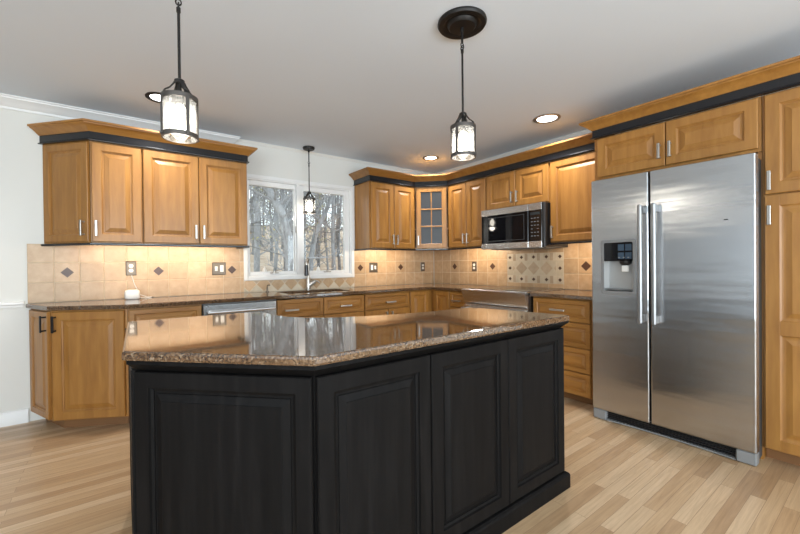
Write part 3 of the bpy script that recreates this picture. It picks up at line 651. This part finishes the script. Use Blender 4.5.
MB().box(0.09, RW - 0.09, 0.0195, 0.0225, 0.31, 0.60, 0.001).build('window', M['black_glass'], d)
m = MB(); m.tube([(0.03, -0.028, 0.705), (RW - 0.03, -0.028, 0.705)], 0.013, 14)
for x in (0.06, RW - 0.06): m.box(x - 0.011, x + 0.011, -0.026, 0.024, 0.695, 0.715, 0.003)
m.build('handle', M['steel_flat'], d)
MB().box(0.004, RW - 0.004, 0.024, 0.050, 0.075, 0.207, 0.005).build('drawer', M['steel_flat'], t)
MB().box(0.03, RW - 0.03, 0.08, 0.10, 0.0, 0.072).build('toe_kick', M['black_plastic'], t)

# ------------------------------------------------------------------ microwave
MWW = 0.748; z0, z1 = 1.318, 1.7385
t = thing('microwave', 'steel and black over-the-range microwave between the right uppers', 'microwave', (-0.425, -1.2205, 0), RR)
MB().box(0.001, MWW - 0.001, 0.022, 0.4235, z0 + 0.004, z1, 0.003).build('body', M['black_plastic'], t)
m = MB(); m.box(0.002, 0.578, 0.0, 0.0215, z0, z1, 0.003); d = m.build('door', M['black_plastic'], t)
MB().box(0.002, 0.578, -0.003, 0.003, z1 - 0.066, z1, 0.002).build('top_strip', M['steel_flat'], d)
MB().box(0.002, 0.578, -0.003, 0.003, z0, z0 + 0.058, 0.002).build('bottom_strip', M['steel_flat'], d)
MB().box(0.010, 0.574, -0.0022, 0.001, z0 + 0.0585, z1 - 0.0665, 0.001).build('window', M['black_glass'], d)
fr_ = MB(); frame_xz(fr_, 0.065, 0.535, z0 + 0.080, z1 - 0.090, 0.006, -0.0032, -0.0018, 0.0005); fr_.build('window_border', plain('dark_border', (0.03, 0.03, 0.03), 0.4), d)
m = MB(); m.box(0.582, 0.722, 0.0, 0.0215, z0, z1, 0.003); p_ = m.build('control_panel', M['black_glass'], t)
MB().box(0.582, 0.722, -0.003, 0.003, z1 - 0.066, z1, 0.002).build('top_strip', M['steel_flat'], p_)
MB().box(0.582, 0.722, -0.003, 0.003, z0, z0 + 0.058, 0.002).build('bottom_strip', M['steel_flat'], p_)
MB().box(0.723, MWW - 0.001, 0.001, 0.0215, z0, z1, 0.004).build('edge_trim', M['black_plastic'], t)
MB().box(0.602, 0.702, -0.0012, 0.001, 1.628, 1.652).build('display', plain('display', (0.02, 0.03, 0.035), 0.1), p_)
for r_ in range(6):
    for c_i in range(3):
        if r_ == 3 and c_i == 1: continue
        MB().box(0.609 + c_i * 0.032, 0.627 + c_i * 0.032, -0.0012, 0.001, 1.600 - r_ * 0.034 - 0.007, 1.600 - r_ * 0.034, 0.0003).build('button', M['print_grey'], p_)
MB().box(0.05, MWW - 0.05, 0.10, 0.38, z0 - 0.004, z0 + 0.006).build('grease_filter', M['grey_plastic'], t)

# ------------------------------------------------------------------ refrigerator
t = thing('refrigerator', 'tall stainless steel side-by-side refrigerator with water dispenser', 'refrigerator', (-0.770, -2.566, 0), RR)
FW = 0.905
MB().box(0.006, FW - 0.004, 0.075, 0.745, 0.020, 1.760, 0.004).build('body', plain('dark_grey_case', (0.045, 0.045, 0.045), 0.45), t)
fxz = lambda u, v, w: (u, w, v)
dx0, dx1, dza, dzb = 0.086, 0.286, 0.956, 1.312
def rrect(x0, x1, z0, z1, r=0.014, n=4):
    out = []
    for cx, cz, a0 in ((x1 - r, z1 - r, 0), (x0 + r, z1 - r, 90), (x0 + r, z0 + r, 180), (x1 - r, z0 + r, 270)):
        for kk in range(n + 1): an = radians(a0 + kk * 90 / n); out.append((cx + r * cos(an), cz + r * sin(an)))
    return out
m = MB(fxz); m.slab(rrect(0.0, 0.376, 0.078, 1.775, 0.004, 1), [rrect(dx0, dx1, dza, dzb, 0.012)], 0.0, 0.070, 0.007)
fd = m.build('freezer_door', M['steel'], t, smooth=8)
fd2 = MB(fxz).slab(rrect(0.386, FW, 0.078, 1.775, 0.004, 1), [], 0.0, 0.070, 0.007).build('fridge_door', M['steel'], t, smooth=8)
# dispenser
m = MB()
frame = lambda: None
m = MB(fxz); m.slab(rrect(dx0 - 0.016, dx1 + 0.016, dza - 0.022, dzb + 0.016, 0.018), [rrect(dx0 + 0.004, dx1 - 0.004, dza + 0.004, dzb - 0.004, 0.010)], -0.004, 0.0005, 0.002)
dp = m.build('dispenser_frame', M['grey_plastic'], fd)
m = MB(); X0, X1, Z0, Z1 = dx0 + 0.001, dx1 - 0.001, dza + 0.001, 1.176
m.add([(X0, 0.001, Z0), (X1, 0.001, Z0), (X1, 0.001, Z1), (X0, 0.001, Z1), (X0 + 0.012, 0.062, Z0 + 0.012), (X1 - 0.012, 0.062, Z0 + 0.012), (X1 - 0.012, 0.062, Z1), (X0 + 0.012, 0.062, Z1),
       (X0, 0.066, Z0), (X1, 0.066, Z0), (X1, 0.066, Z1), (X0, 0.066, Z1)],
      [(0, 1, 5, 4), (1, 2, 6, 5), (3, 0, 4, 7), (2, 3, 7, 6), (4, 5, 6, 7), (0, 8, 9, 1), (1, 9, 10, 2), (2, 10, 11, 3), (3, 11, 8, 0), (8, 11, 10, 9)])
m.build('dispenser_recess', plain('silver_recess', (0.48, 0.48, 0.47), 0.35, 0.5), fd)
m = MB(); m.box(dx0 + 0.001, dx1 - 0.001, 0.002, 0.060, 1.177, dzb - 0.001, 0.003); m.build('dispenser_panel', M['black_glass'], fd)
m = MB()
for c_i in range(2):
    for r_ in range(2): m.box(dx0 + 0.098 + c_i * 0.048, dx0 + 0.138 + c_i * 0.048, 0.0008, 0.003, 1.190 + r_ * 0.058, 1.236 + r_ * 0.058, 0.0008)
m.build('dispenser_button', plain('blue_black_key', (0.045, 0.07, 0.10), 0.15), fd)
m = MB()
for c_i in range(3): m.box(dx0 + 0.100 + c_i * 0.03, dx0 + 0.112 + c_i * 0.03, 0.0003, 0.0009, 1.196, 1.204)
m.build('dispenser_icon', M['print_grey'], fd)
m = MB(); m.lathe([(0.040, 0.0), (0.036, -0.018), (0.024, -0.032), (0.001, -0.034)], ((dx0 + dx1) / 2 + 0.035, 0.032, 1.177), 18); m.build('nozzle', M['black_plastic'], fd)
MB().box((dx0 + dx1) / 2 + 0.012, (dx0 + dx1) / 2 + 0.058, 0.020, 0.034, 1.098, 1.144, 0.005).build('paddle', M['white_plastic'], fd)
MB().box(dx0 + 0.006, dx1 - 0.006, 0.006, 0.055, dza + 0.0135, dza + 0.020, 0.002).build('drip_tray', M['grey_plastic'], fd)
for pr, xc in ((fd, 0.344), (fd2, 0.424)):
    m = MB(); m.box(xc - 0.013, xc + 0.013, -0.068, -0.046, 0.752, 1.552, 0.007)
    for zz in (0.785, 1.519): m.box(xc - 0.012, xc + 0.012, -0.054, 0.001, zz - 0.026, zz + 0.026, 0.005)
    m.build('handle', M['handle_grey'], pr)
MB().box(0.766, 0.786, -0.0015, 0.001, 1.408, 1.414, 0.0004).build('badge', M['black_plastic'], fd2)
g_ = MB(); g_.box(0.090, FW - 0.090, 0.045, 0.062, 0.012, 0.072)
for i in range(4): g_.box(0.090, FW - 0.090, 0.032, 0.046, 0.016 + i * 0.014, 0.023 + i * 0.014, 0.001)
g_.build('grille', M['black_plastic'], t)
lip = [(0.094 + (FW - 0.188) * i / 16, 0.006 + 0.022 * (1 - (2 * i / 16 - 1) ** 2), 0.010) for i in range(17)]
m = MB(); m.loops([[(x, y, 0.006), (x, y + 0.03, 0.006), (x, y + 0.03, 0.014), (x, y, 0.014)] for x, y, z in lip]); m.build('grille_lip', M['grey_plastic'], t)
for a, b in ((0.002, 0.092), (FW - 0.092, FW - 0.002)): MB().box(a, b, 0.004, 0.075, 0.004, 0.074, 0.006).build('foot_cover', M['grey_plastic'], t)
for a in (0.02, FW - 0.10): MB().box(a, a + 0.08, 0.02, 0.10, 1.7605, 1.780, 0.004).build('hinge_cover', M['black_plastic'], t)
for a in (0.05, FW - 0.05): MB().lathe([(0.018, 0.0), (0.018, 0.021)], (a, 0.65, 0), 12).build('leveling_foot', M['black_plastic'], t)

# ------------------------------------------------------------------ island
def IS(x, y, s=1.04): return (CAM.x + (x - CAM.x) * s, CAM.y + (y - CAM.y) * s)
ITOP = [(-3.655, -2.545), (-3.218, -2.982), (-1.878, -2.994), (-1.862, -2.980), (-1.965, -2.450), (-1.985, -2.436), (-2.300, -2.425), (-2.480, -2.395), (-2.650, -2.352), (-2.800, -2.288), (-2.900, -2.205), (-2.960, -2.110), (-2.985, -2.000), (-2.992, -1.880), (-3.000, -1.835), (-3.020, -1.800), (-3.060, -1.790), (-3.605, -1.760), (-3.620, -1.775)]
ITOP = [IS(*q) for q in ITOP]
IT1 = 0.900; IT0 = 0.869
o = MB().slab(ITOP, [], IT0, IT1, 0.009).build('island_countertop', M['granite'], smooth=8); tag(o, 'polished granite slab on the black island with a clipped corner', 'countertop', 'granite worktops')
body = inset_poly(ITOP, 0.024)
A, B_, Cn = Vector(body[0]), Vector(body[1]), Vector((body[2][0] + 0.032, body[1][1]))
bp = [tuple(A), tuple(B_), (Cn.x, B_.y), (Cn.x - 0.03, body[4][1]), body[6], body[8], body[9], body[10], body[11], body[12], body[13], body[16], (A.x + 0.015, body[17][1])]
t = thing('kitchen_island', 'black panelled kitchen island with raised panels in the foreground', 'island', (B_.x, B_.y, 0))
f = lambda x, y, z: (x - B_.x, y - B_.y, z)
MB(f).prism(inset_poly(bp, 0.021), 0.0, IT0 - 0.0005).build('body', M['black_wood'], t)
m = MB(f); top = inset_poly(bp, 0.0)
m.loops([[(x, y, z) for x, y in inset_poly(bp, i)] for i, z in ((0.014, 0.832), (0.008, 0.838), (-0.004, 0.850), (-0.012, 0.856), (-0.012, IT0 - 0.0004))]); m.build('top_trim', M['black_wood'], t)
m = MB(f); m.sweep([tuple(A), tuple(B_), bp[2], bp[3]], [(-0.02, 0.0), (0.014, 0.0), (0.014, 0.066), (0.010, 0.074), (0.002, 0.080), (-0.02, 0.082)], (0, -1), None); m.build('base_molding', M['black_wood'], t)
IZ0, IZ1 = 0.088, 0.830
def ipanel(p, q, x0, x1, st=0.06):
    p, q = Vector(p), Vector(q); d = q - p; a = math.atan2(d.y, d.x)
    P3 = [(0, 0.004), (0.003, 0.0), (st, 0.0), (st + 0.003, 0.008), (st + 0.012, 0.011), (st + 0.013, 0.015), (st + 0.020, 0.015), (st + 0.022, 0.012), (st + 0.044, 0.004), (st + 0.046, 0.002)]
    m = MB(); m.panel(x0, x1, IZ0, IZ1, P3); return m.build('panel', M['black_wood'], t, (p.x - B_.x, p.y - B_.y, 0), a, smooth=0)
ch = (B_ - A).length
ipanel(A, B_, 0.010, ch - 0.012, 0.050)
Lf = Cn.x - B_.x; wq = (Lf - 0.016) / 3
for i in range(3): ipanel(B_, (Cn.x, B_.y), 0.010 + i * wq, 0.010 + (i + 1) * wq - 0.006, 0.054)
ipanel((Cn.x, B_.y), (Cn.x - 0.03, body[4][1]), 0.02, abs(body[4][1] - B_.y) - 0.02)
ipanel((A.x + 0.015, body[17][1]), tuple(A), 0.02, abs(body[17][1] - A.y) - 0.02)

# ------------------------------------------------------------------ pendant lanterns
def pendant(label, x, y, zb, medallion=False, joint=2.30):
    """zb = centre of the lower ring"""
    t = thing('pendant_lamp', label, 'pendant lamp', (x, y, CEIL), 0, 'glass lantern pendants')
    Z = lambda z: z - CEIL
    r = 0.0605; zt = zb + 0.148
    m = MB()
    if medallion: m.lathe([(0.001, -0.0005), (0.126, -0.0005), (0.128, -0.010), (0.122, -0.020), (0.100, -0.020), (0.088, -0.014), (0.078, -0.014), (0.074, -0.022), (0.066, -0.030), (0.001, -0.034)], n=48)
    else: m.lathe([(0.001, -0.0005), (0.062, -0.0005), (0.064, -0.006), (0.060, -0.022), (0.052, -0.026), (0.001, -0.027)], n=36)
    m.build('canopy', M['dark_metal'], t)
    m = MB(); m.lathe([(0.010, -0.026), (0.010, -0.05), (0.006, -0.055), (0.006, Z(joint) + 0.012)], n=12)
    ring = [(0.010 * cos(a), 0, Z(joint) + 0.012 * sin(a)) for a in [2 * pi * i / 12 for i in range(13)]]; m.tube(ring, 0.003, 6)
    ring = [(0, 0.010 * cos(a), Z(joint) - 0.014 + 0.012 * sin(a)) for a in [2 * pi * i / 12 for i in range(13)]]; m.tube(ring, 0.003, 6)
    m.lathe([(0.0055, Z(joint) - 0.022), (0.0055, Z(zt) + 0.075)], n=12); m.lathe([(0.008, Z(joint) - 0.040), (0.008, Z(joint) - 0.022)], n=12)
    m.build('rod', M['dark_metal'], t)
    a0 = radians(-75)
    dirs = [(cos(a0 + pi / 2 * i), sin(a0 + pi / 2 * i)) for i in range(4)]
    m = MB(); m.lathe([(0.014, Z(zt) + 0.062), (0.019, Z(zt) + 0.066), (0.019, Z(zt) + 0.076), (0.010, Z(zt) + 0.082)], n=16)
    def strap(pts, dx, dy, w=0.008, th=0.0025):
        px, py = -dy, dx; L = []
        for i, (rr, zz) in enumerate(pts):
            q = pts[min(i + 1, len(pts) - 1)]; p0 = pts[max(i - 1, 0)]; tx, tz = q[0] - p0[0], q[1] - p0[1]; l_ = math.hypot(tx, tz) or 1; nx, nz = tz / l_, -tx / l_
            L.append([(dx * (rr + sg * nx * th) + px * w * sw, dy * (rr + sg * nx * th) + py * w * sw, zz + sg * nz * th) for sg, sw in ((-1, -1), (1, -1), (1, 1), (-1, 1))])
        m.loops(L)
    for dx, dy in dirs: strap([(0.016, Z(zt) + 0.070), (0.022, Z(zt) + 0.058), (0.038, Z(zt) + 0.036), (0.056, Z(zt) + 0.022), (r + 0.003, Z(zt) + 0.002)], dx, dy)
    m.build('yoke', M['dark_metal'], t)
    m = MB()
    for zz in (zt, zb): m.lathe([(r, Z(zz) - 0.009), (r + 0.006, Z(zz) - 0.009), (r + 0.006, Z(zz) + 0.009), (r, Z(zz) + 0.009)], n=40, close=True)
    for dx, dy in dirs: strap([(r + 0.0075, Z(zt)), (r + 0.0075, Z(zt + zb) / 1 + CEIL - zb * 0 - zt * 0 if False else Z((zt + zb) / 2)), (r + 0.0075, Z(zb))], dx, dy, 0.007, 0.0015)
    for dx, dy in dirs: m.lathe([(0.001, -0.005), (0.005, -0.004), (0.005, 0.004), (0.001, 0.005)], (dx * (r + 0.010), dy * (r + 0.010), Z(zb)), 8)
    m.build('cage', M['band_metal'], t)
    m = MB(); m.lathe([(r - 0.001, Z(zt) + 0.004), (r - 0.001, Z(zb) - 0.006), (r - 0.004, Z(zb) - 0.006), (r - 0.004, Z(zt) + 0.004)], n=40, close=True); m.build('glass_shade', M['lantern_glass'], t)
    m = MB(); m.lathe([(0.006, Z(zt) + 0.070), (0.008, Z(zt) + 0.030), (0.016, Z(zt) + 0.020), (0.016, Z(zt) - 0.020), (0.012, Z(zt) - 0.022)], n=16); m.build('socket', M['dark_metal'], t)
    m = MB(); m.lathe([(0.012, Z(zt) - 0.023), (0.022, Z(zt) - 0.040), (0.032, Z(zt) - 0.062), (0.036, Z(zt) - 0.085), (0.031, Z(zt) - 0.110), (0.018, Z(zt) - 0.126), (0.001, Z(zt) - 0.130)], n=20); b = m.build('bulb', M['bulb'], t)
    l = bpy.data.lights.new('bulb_light', 'POINT'); l.energy = 2; l.color = (1.0, 0.92, 0.80); l.shadow_soft_size = 0.04
    lo = bpy.data.objects.new('bulb_light', l); COL.objects.link(lo); lo.parent = t; lo.location = (0, 0, Z(zb) - 0.02)
pendant('lit glass lantern pendant nearest the camera, hanging at the left over the island', -3.4475, -2.246, 1.690, False, 2.226)
pendant('lit glass lantern pendant hanging from the wide black ceiling medallion', -2.175, -2.585, 1.736, True, 2.318)
pendant('lit glass lantern pendant over the sink in front of the window', -1.950, -0.150, 1.736, False, 2.275)

# ------------------------------------------------------------------ recessed lights
def can(label, x, y, ring_mat, r=0.098):
    t = thing('recessed_light', label, 'ceiling light', (x, y, CEIL), 0, 'recessed ceiling lights')
    MB().lathe([(r, -0.0005), (r, -0.007), (r - 0.022, -0.010), (r - 0.030, -0.004), (r - 0.030, -0.0005)], n=36, close=True).build('trim_ring', ring_mat, t)
    MB().lathe([(r - 0.031, -0.0006), (r - 0.031, -0.0035), (0.001, -0.0045)], n=36).build('lens', M['can_lens'], t)
    l = bpy.data.lights.new('can_light', 'AREA'); l.shape = 'DISK'; l.size = 0.15; l.energy = 10; l.color = (1.0, 0.97, 0.94); l.spread = radians(125)
    lo = bpy.data.objects.new('can_light', l); COL.objects.link(lo); lo.parent = t; lo.location = (0, 0, -0.014)
can('recessed ceiling light nearest the refrigerator', -0.576, -2.095, M['nickel'], 0.112)
can('small recessed ceiling light in front of the glass corner cabinet', -0.590, -0.600, M['nickel'], 0.098)
can('dark-ringed recessed ceiling light behind the left pendant lantern', -3.365, -0.650, M['dark_metal'], 0.098)

# under-cabinet strips: warm light on the tiles
UC = (1.0, 0.79, 0.54)
def strip(x, y, sx, d, p):
    # strip light just behind the front rail, turned towards the tiles
    l = bpy.data.lights.new('under_cabinet_strip', 'AREA'); l.shape = 'RECTANGLE'; l.energy = p; l.color = UC
    l.size = sx if d[0] == 0 else 0.04; l.size_y = 0.04 if d[0] == 0 else sx
    o = bpy.data.objects.new('under_cabinet_strip', l); COL.objects.link(o); o.location = (x, y, 1.338)
    z = -Vector(d).normalized(); xa = Vector((1, 0, 0)) if d[0] == 0 else Vector((0, 1, 0)).cross(z)
    ya = z.cross(xa); o.matrix_world = Matrix(((xa.x, ya.x, z.x, x), (xa.y, ya.y, z.y, y), (xa.z, ya.z, z.z, 1.338), (0, 0, 0, 1)))
strip(-3.25, -0.30, 1.05, (0, 0.75, -0.62), 4.8); strip(-0.95, -0.30, 0.6, (0, 0.75, -0.62), 3.0); strip(-0.30, -0.92, 0.5, (0.75, 0, -0.62), 2.8); strip(-0.30, -2.24, 0.42, (0.75, 0, -0.62), 2.2)

# ------------------------------------------------------------------ woods outside the window
def gz(x, y): return -0.5 + max(0, y - 2.5) * 0.15 + 0.25 * sin(x * 0.35 + y * 0.2) * min(1, max(0, (y - 2) / 6))
nx_, ny_ = 50, 50; vs = []; fs = []
for j in range(ny_ + 1):
    for i in range(nx_ + 1):
        x = -25 + 75 * i / nx_; y = 0.13 + 60 * (j / ny_) ** 1.5; vs.append((x, y, gz(x, y)))
for j in range(ny_):
    for i in range(nx_): a = j * (nx_ + 1) + i; fs.append((a, a + 1, a + nx_ + 2, a + nx_ + 1))
struct(MB().add(vs, fs), 'ground', M['litter'], 'leaf-strewn hillside rising outside the window', 'ground')

def branchy(rnd, trunk, radii, levels=3, leaves=None):
    mb = MB(); lf = MB()
    def grow(p, d, L, r, lev):
        n = 4; pts = [p]; rs = [r]; q = p
        for i in range(n):
            d = (d + Vector((rnd.uniform(-1, 1), rnd.uniform(-1, 1), rnd.uniform(-0.4, 0.9))) * 0.22).normalized(); q = q + d * (L / n); pts.append(q); rs.append(max(0.008, r * (1 - 0.8 * (i + 1) / n)))
        mb.tube(pts, rs, 4 if lev > 1 else 3)
        if lev > 0:
            for kk in range(rnd.randint(3, 5)):
                i = rnd.randint(1, n - 1); a = rnd.uniform(0, 2 * pi); dd = (d + Vector((cos(a), sin(a), rnd.uniform(-0.2, 0.7))) * 0.9).normalized(); grow(pts[i], dd, L * rnd.uniform(0.45, 0.7), rs[i] * 0.6, lev - 1)
        elif leaves is not None and rnd.random() < leaves:
            for kk in range(5):
                c = q + Vector([rnd.uniform(-.25, .25) for _ in range(3)]); u = Vector([rnd.uniform(-1, 1) for _ in range(3)]).normalized() * 0.035; w = u.cross(Vector([rnd.uniform(-1, 1) for _ in range(3)])).normalized() * 0.028
                lf.add([c - u, c - w, c + u, c + w], [(0, 1, 2, 3)])
    mb.tube(trunk, radii, 9)
    T = [Vector(p) for p in trunk]
    for i in range(1, len(T)):
        for kk in range(3 if i > 1 else 1):
            a = rnd.uniform(0, 2 * pi); p = T[i - 1].lerp(T[i], rnd.random()); grow(p, Vector((cos(a), sin(a), rnd.uniform(0.1, 0.9))).normalized(), rnd.uniform(0.9, 2.2) * (0.5 + (T[-1] - T[0]).length / 14), radii[i] * 0.33, levels - 1)
    return mb, lf
rnd = random.Random(7)
def tree_at(name_label, group, pts, radii, mat, seed, leaves=None, levels=3, leafmat='leaf'):
    base = Vector(pts[0]); t = thing('bare_tree', name_label, 'tree', base, 0, group)
    mb, lf = branchy(random.Random(seed), [Vector(p) - base for p in pts], radii, levels, leaves)
    mb.build('trunk', mat, t, smooth=60)
    if lf.f: lf.build('foliage', M[leafmat], t, smooth=0, kind='stuff')
    return t
tree_at('thick pale grey trunk leaning left behind the left window pane', None, [(-0.10, 5.0, gz(-.1, 5) - 0.1), (-0.13, 5.0, 1.2), (-0.20, 5.0, 1.85), (-0.36, 5.0, 2.45), (-0.72, 5.0, 3.05), (-1.15, 5.05, 3.8), (-1.5, 5.1, 5.2)], [0.15, 0.13, 0.12, 0.11, 0.095, 0.08, 0.04], M['bark'], 3)
tree_at('grey curving trunk leaning right behind the right window pane', None, [(0.62, 5.6, gz(.6, 5.6) - 0.1), (0.66, 5.6, 1.3), (0.80, 5.6, 2.0), (1.10, 5.6, 2.6), (1.42, 5.6, 3.3), (1.6, 5.6, 5.0)], [0.085, 0.075, 0.068, 0.06, 0.05, 0.025], M['bark'], 4)
tree_at('slim dark trunk standing straight near the left edge of the window', None, [(-1.35, 6.2, gz(-1.3, 6.2) - 0.1), (-1.33, 6.2, 2.0), (-1.38, 6.2, 3.6), (-1.3, 6.2, 6.5)], [0.075, 0.065, 0.055, 0.02], M['bark_dark'], 5)
protos = []
far_label = 'slender bare tree among the crowd of grey trunks beyond the window'
spots = []
tries = 0
while len(spots) < 90 and tries < 4000:
    tries += 1; y = 7.0 + 30 * rnd.random() ** 0.8; cx = CAM.x + (y - CAM.y) * 0.42; x = cx + rnd.uniform(-0.28, 0.30) * (y + 4)
    if all((x - a) ** 2 + (y - b) ** 2 > 0.5 for a, b in spots): spots.append((x, y))
for i, (x, y) in enumerate(spots):
    z = gz(x, y) - 0.1
    if i < 8:
        H = rnd.uniform(7.5, 11); r = rnd.uniform(0.05, 0.11); lean = rnd.uniform(-0.5, 0.5)
        pts = [(x + lean * (q / 5) ** 1.5 + (rnd.uniform(-.12, .12) if q else 0), y + (rnd.uniform(-.12, .12) if q else 0), z + H * q / 5) for q in range(6)]
        t = tree_at(far_label, 'bare trees beyond the window', pts, [r, r * .85, r * .72, r * .58, r * .4, r * .12], M['bark'] if i % 3 else M['bark_dark'], 40 + i, (0.3 if i % 2 else None), 3, 'leaf' if i % 4 == 1 else 'leaf_green')
        protos.append(t)
    else:
        src = protos[i % 8]; t = src.copy(); COL.objects.link(t); t.location = (x, y, z); t.rotation_euler = (0, 0, rnd.uniform(0, 6.28)); sc_ = rnd.uniform(0.75, 1.15); t.scale = (sc_,) * 3
        for c in list(src.children): cc = c.copy(); COL.objects.link(cc); cc.parent = t
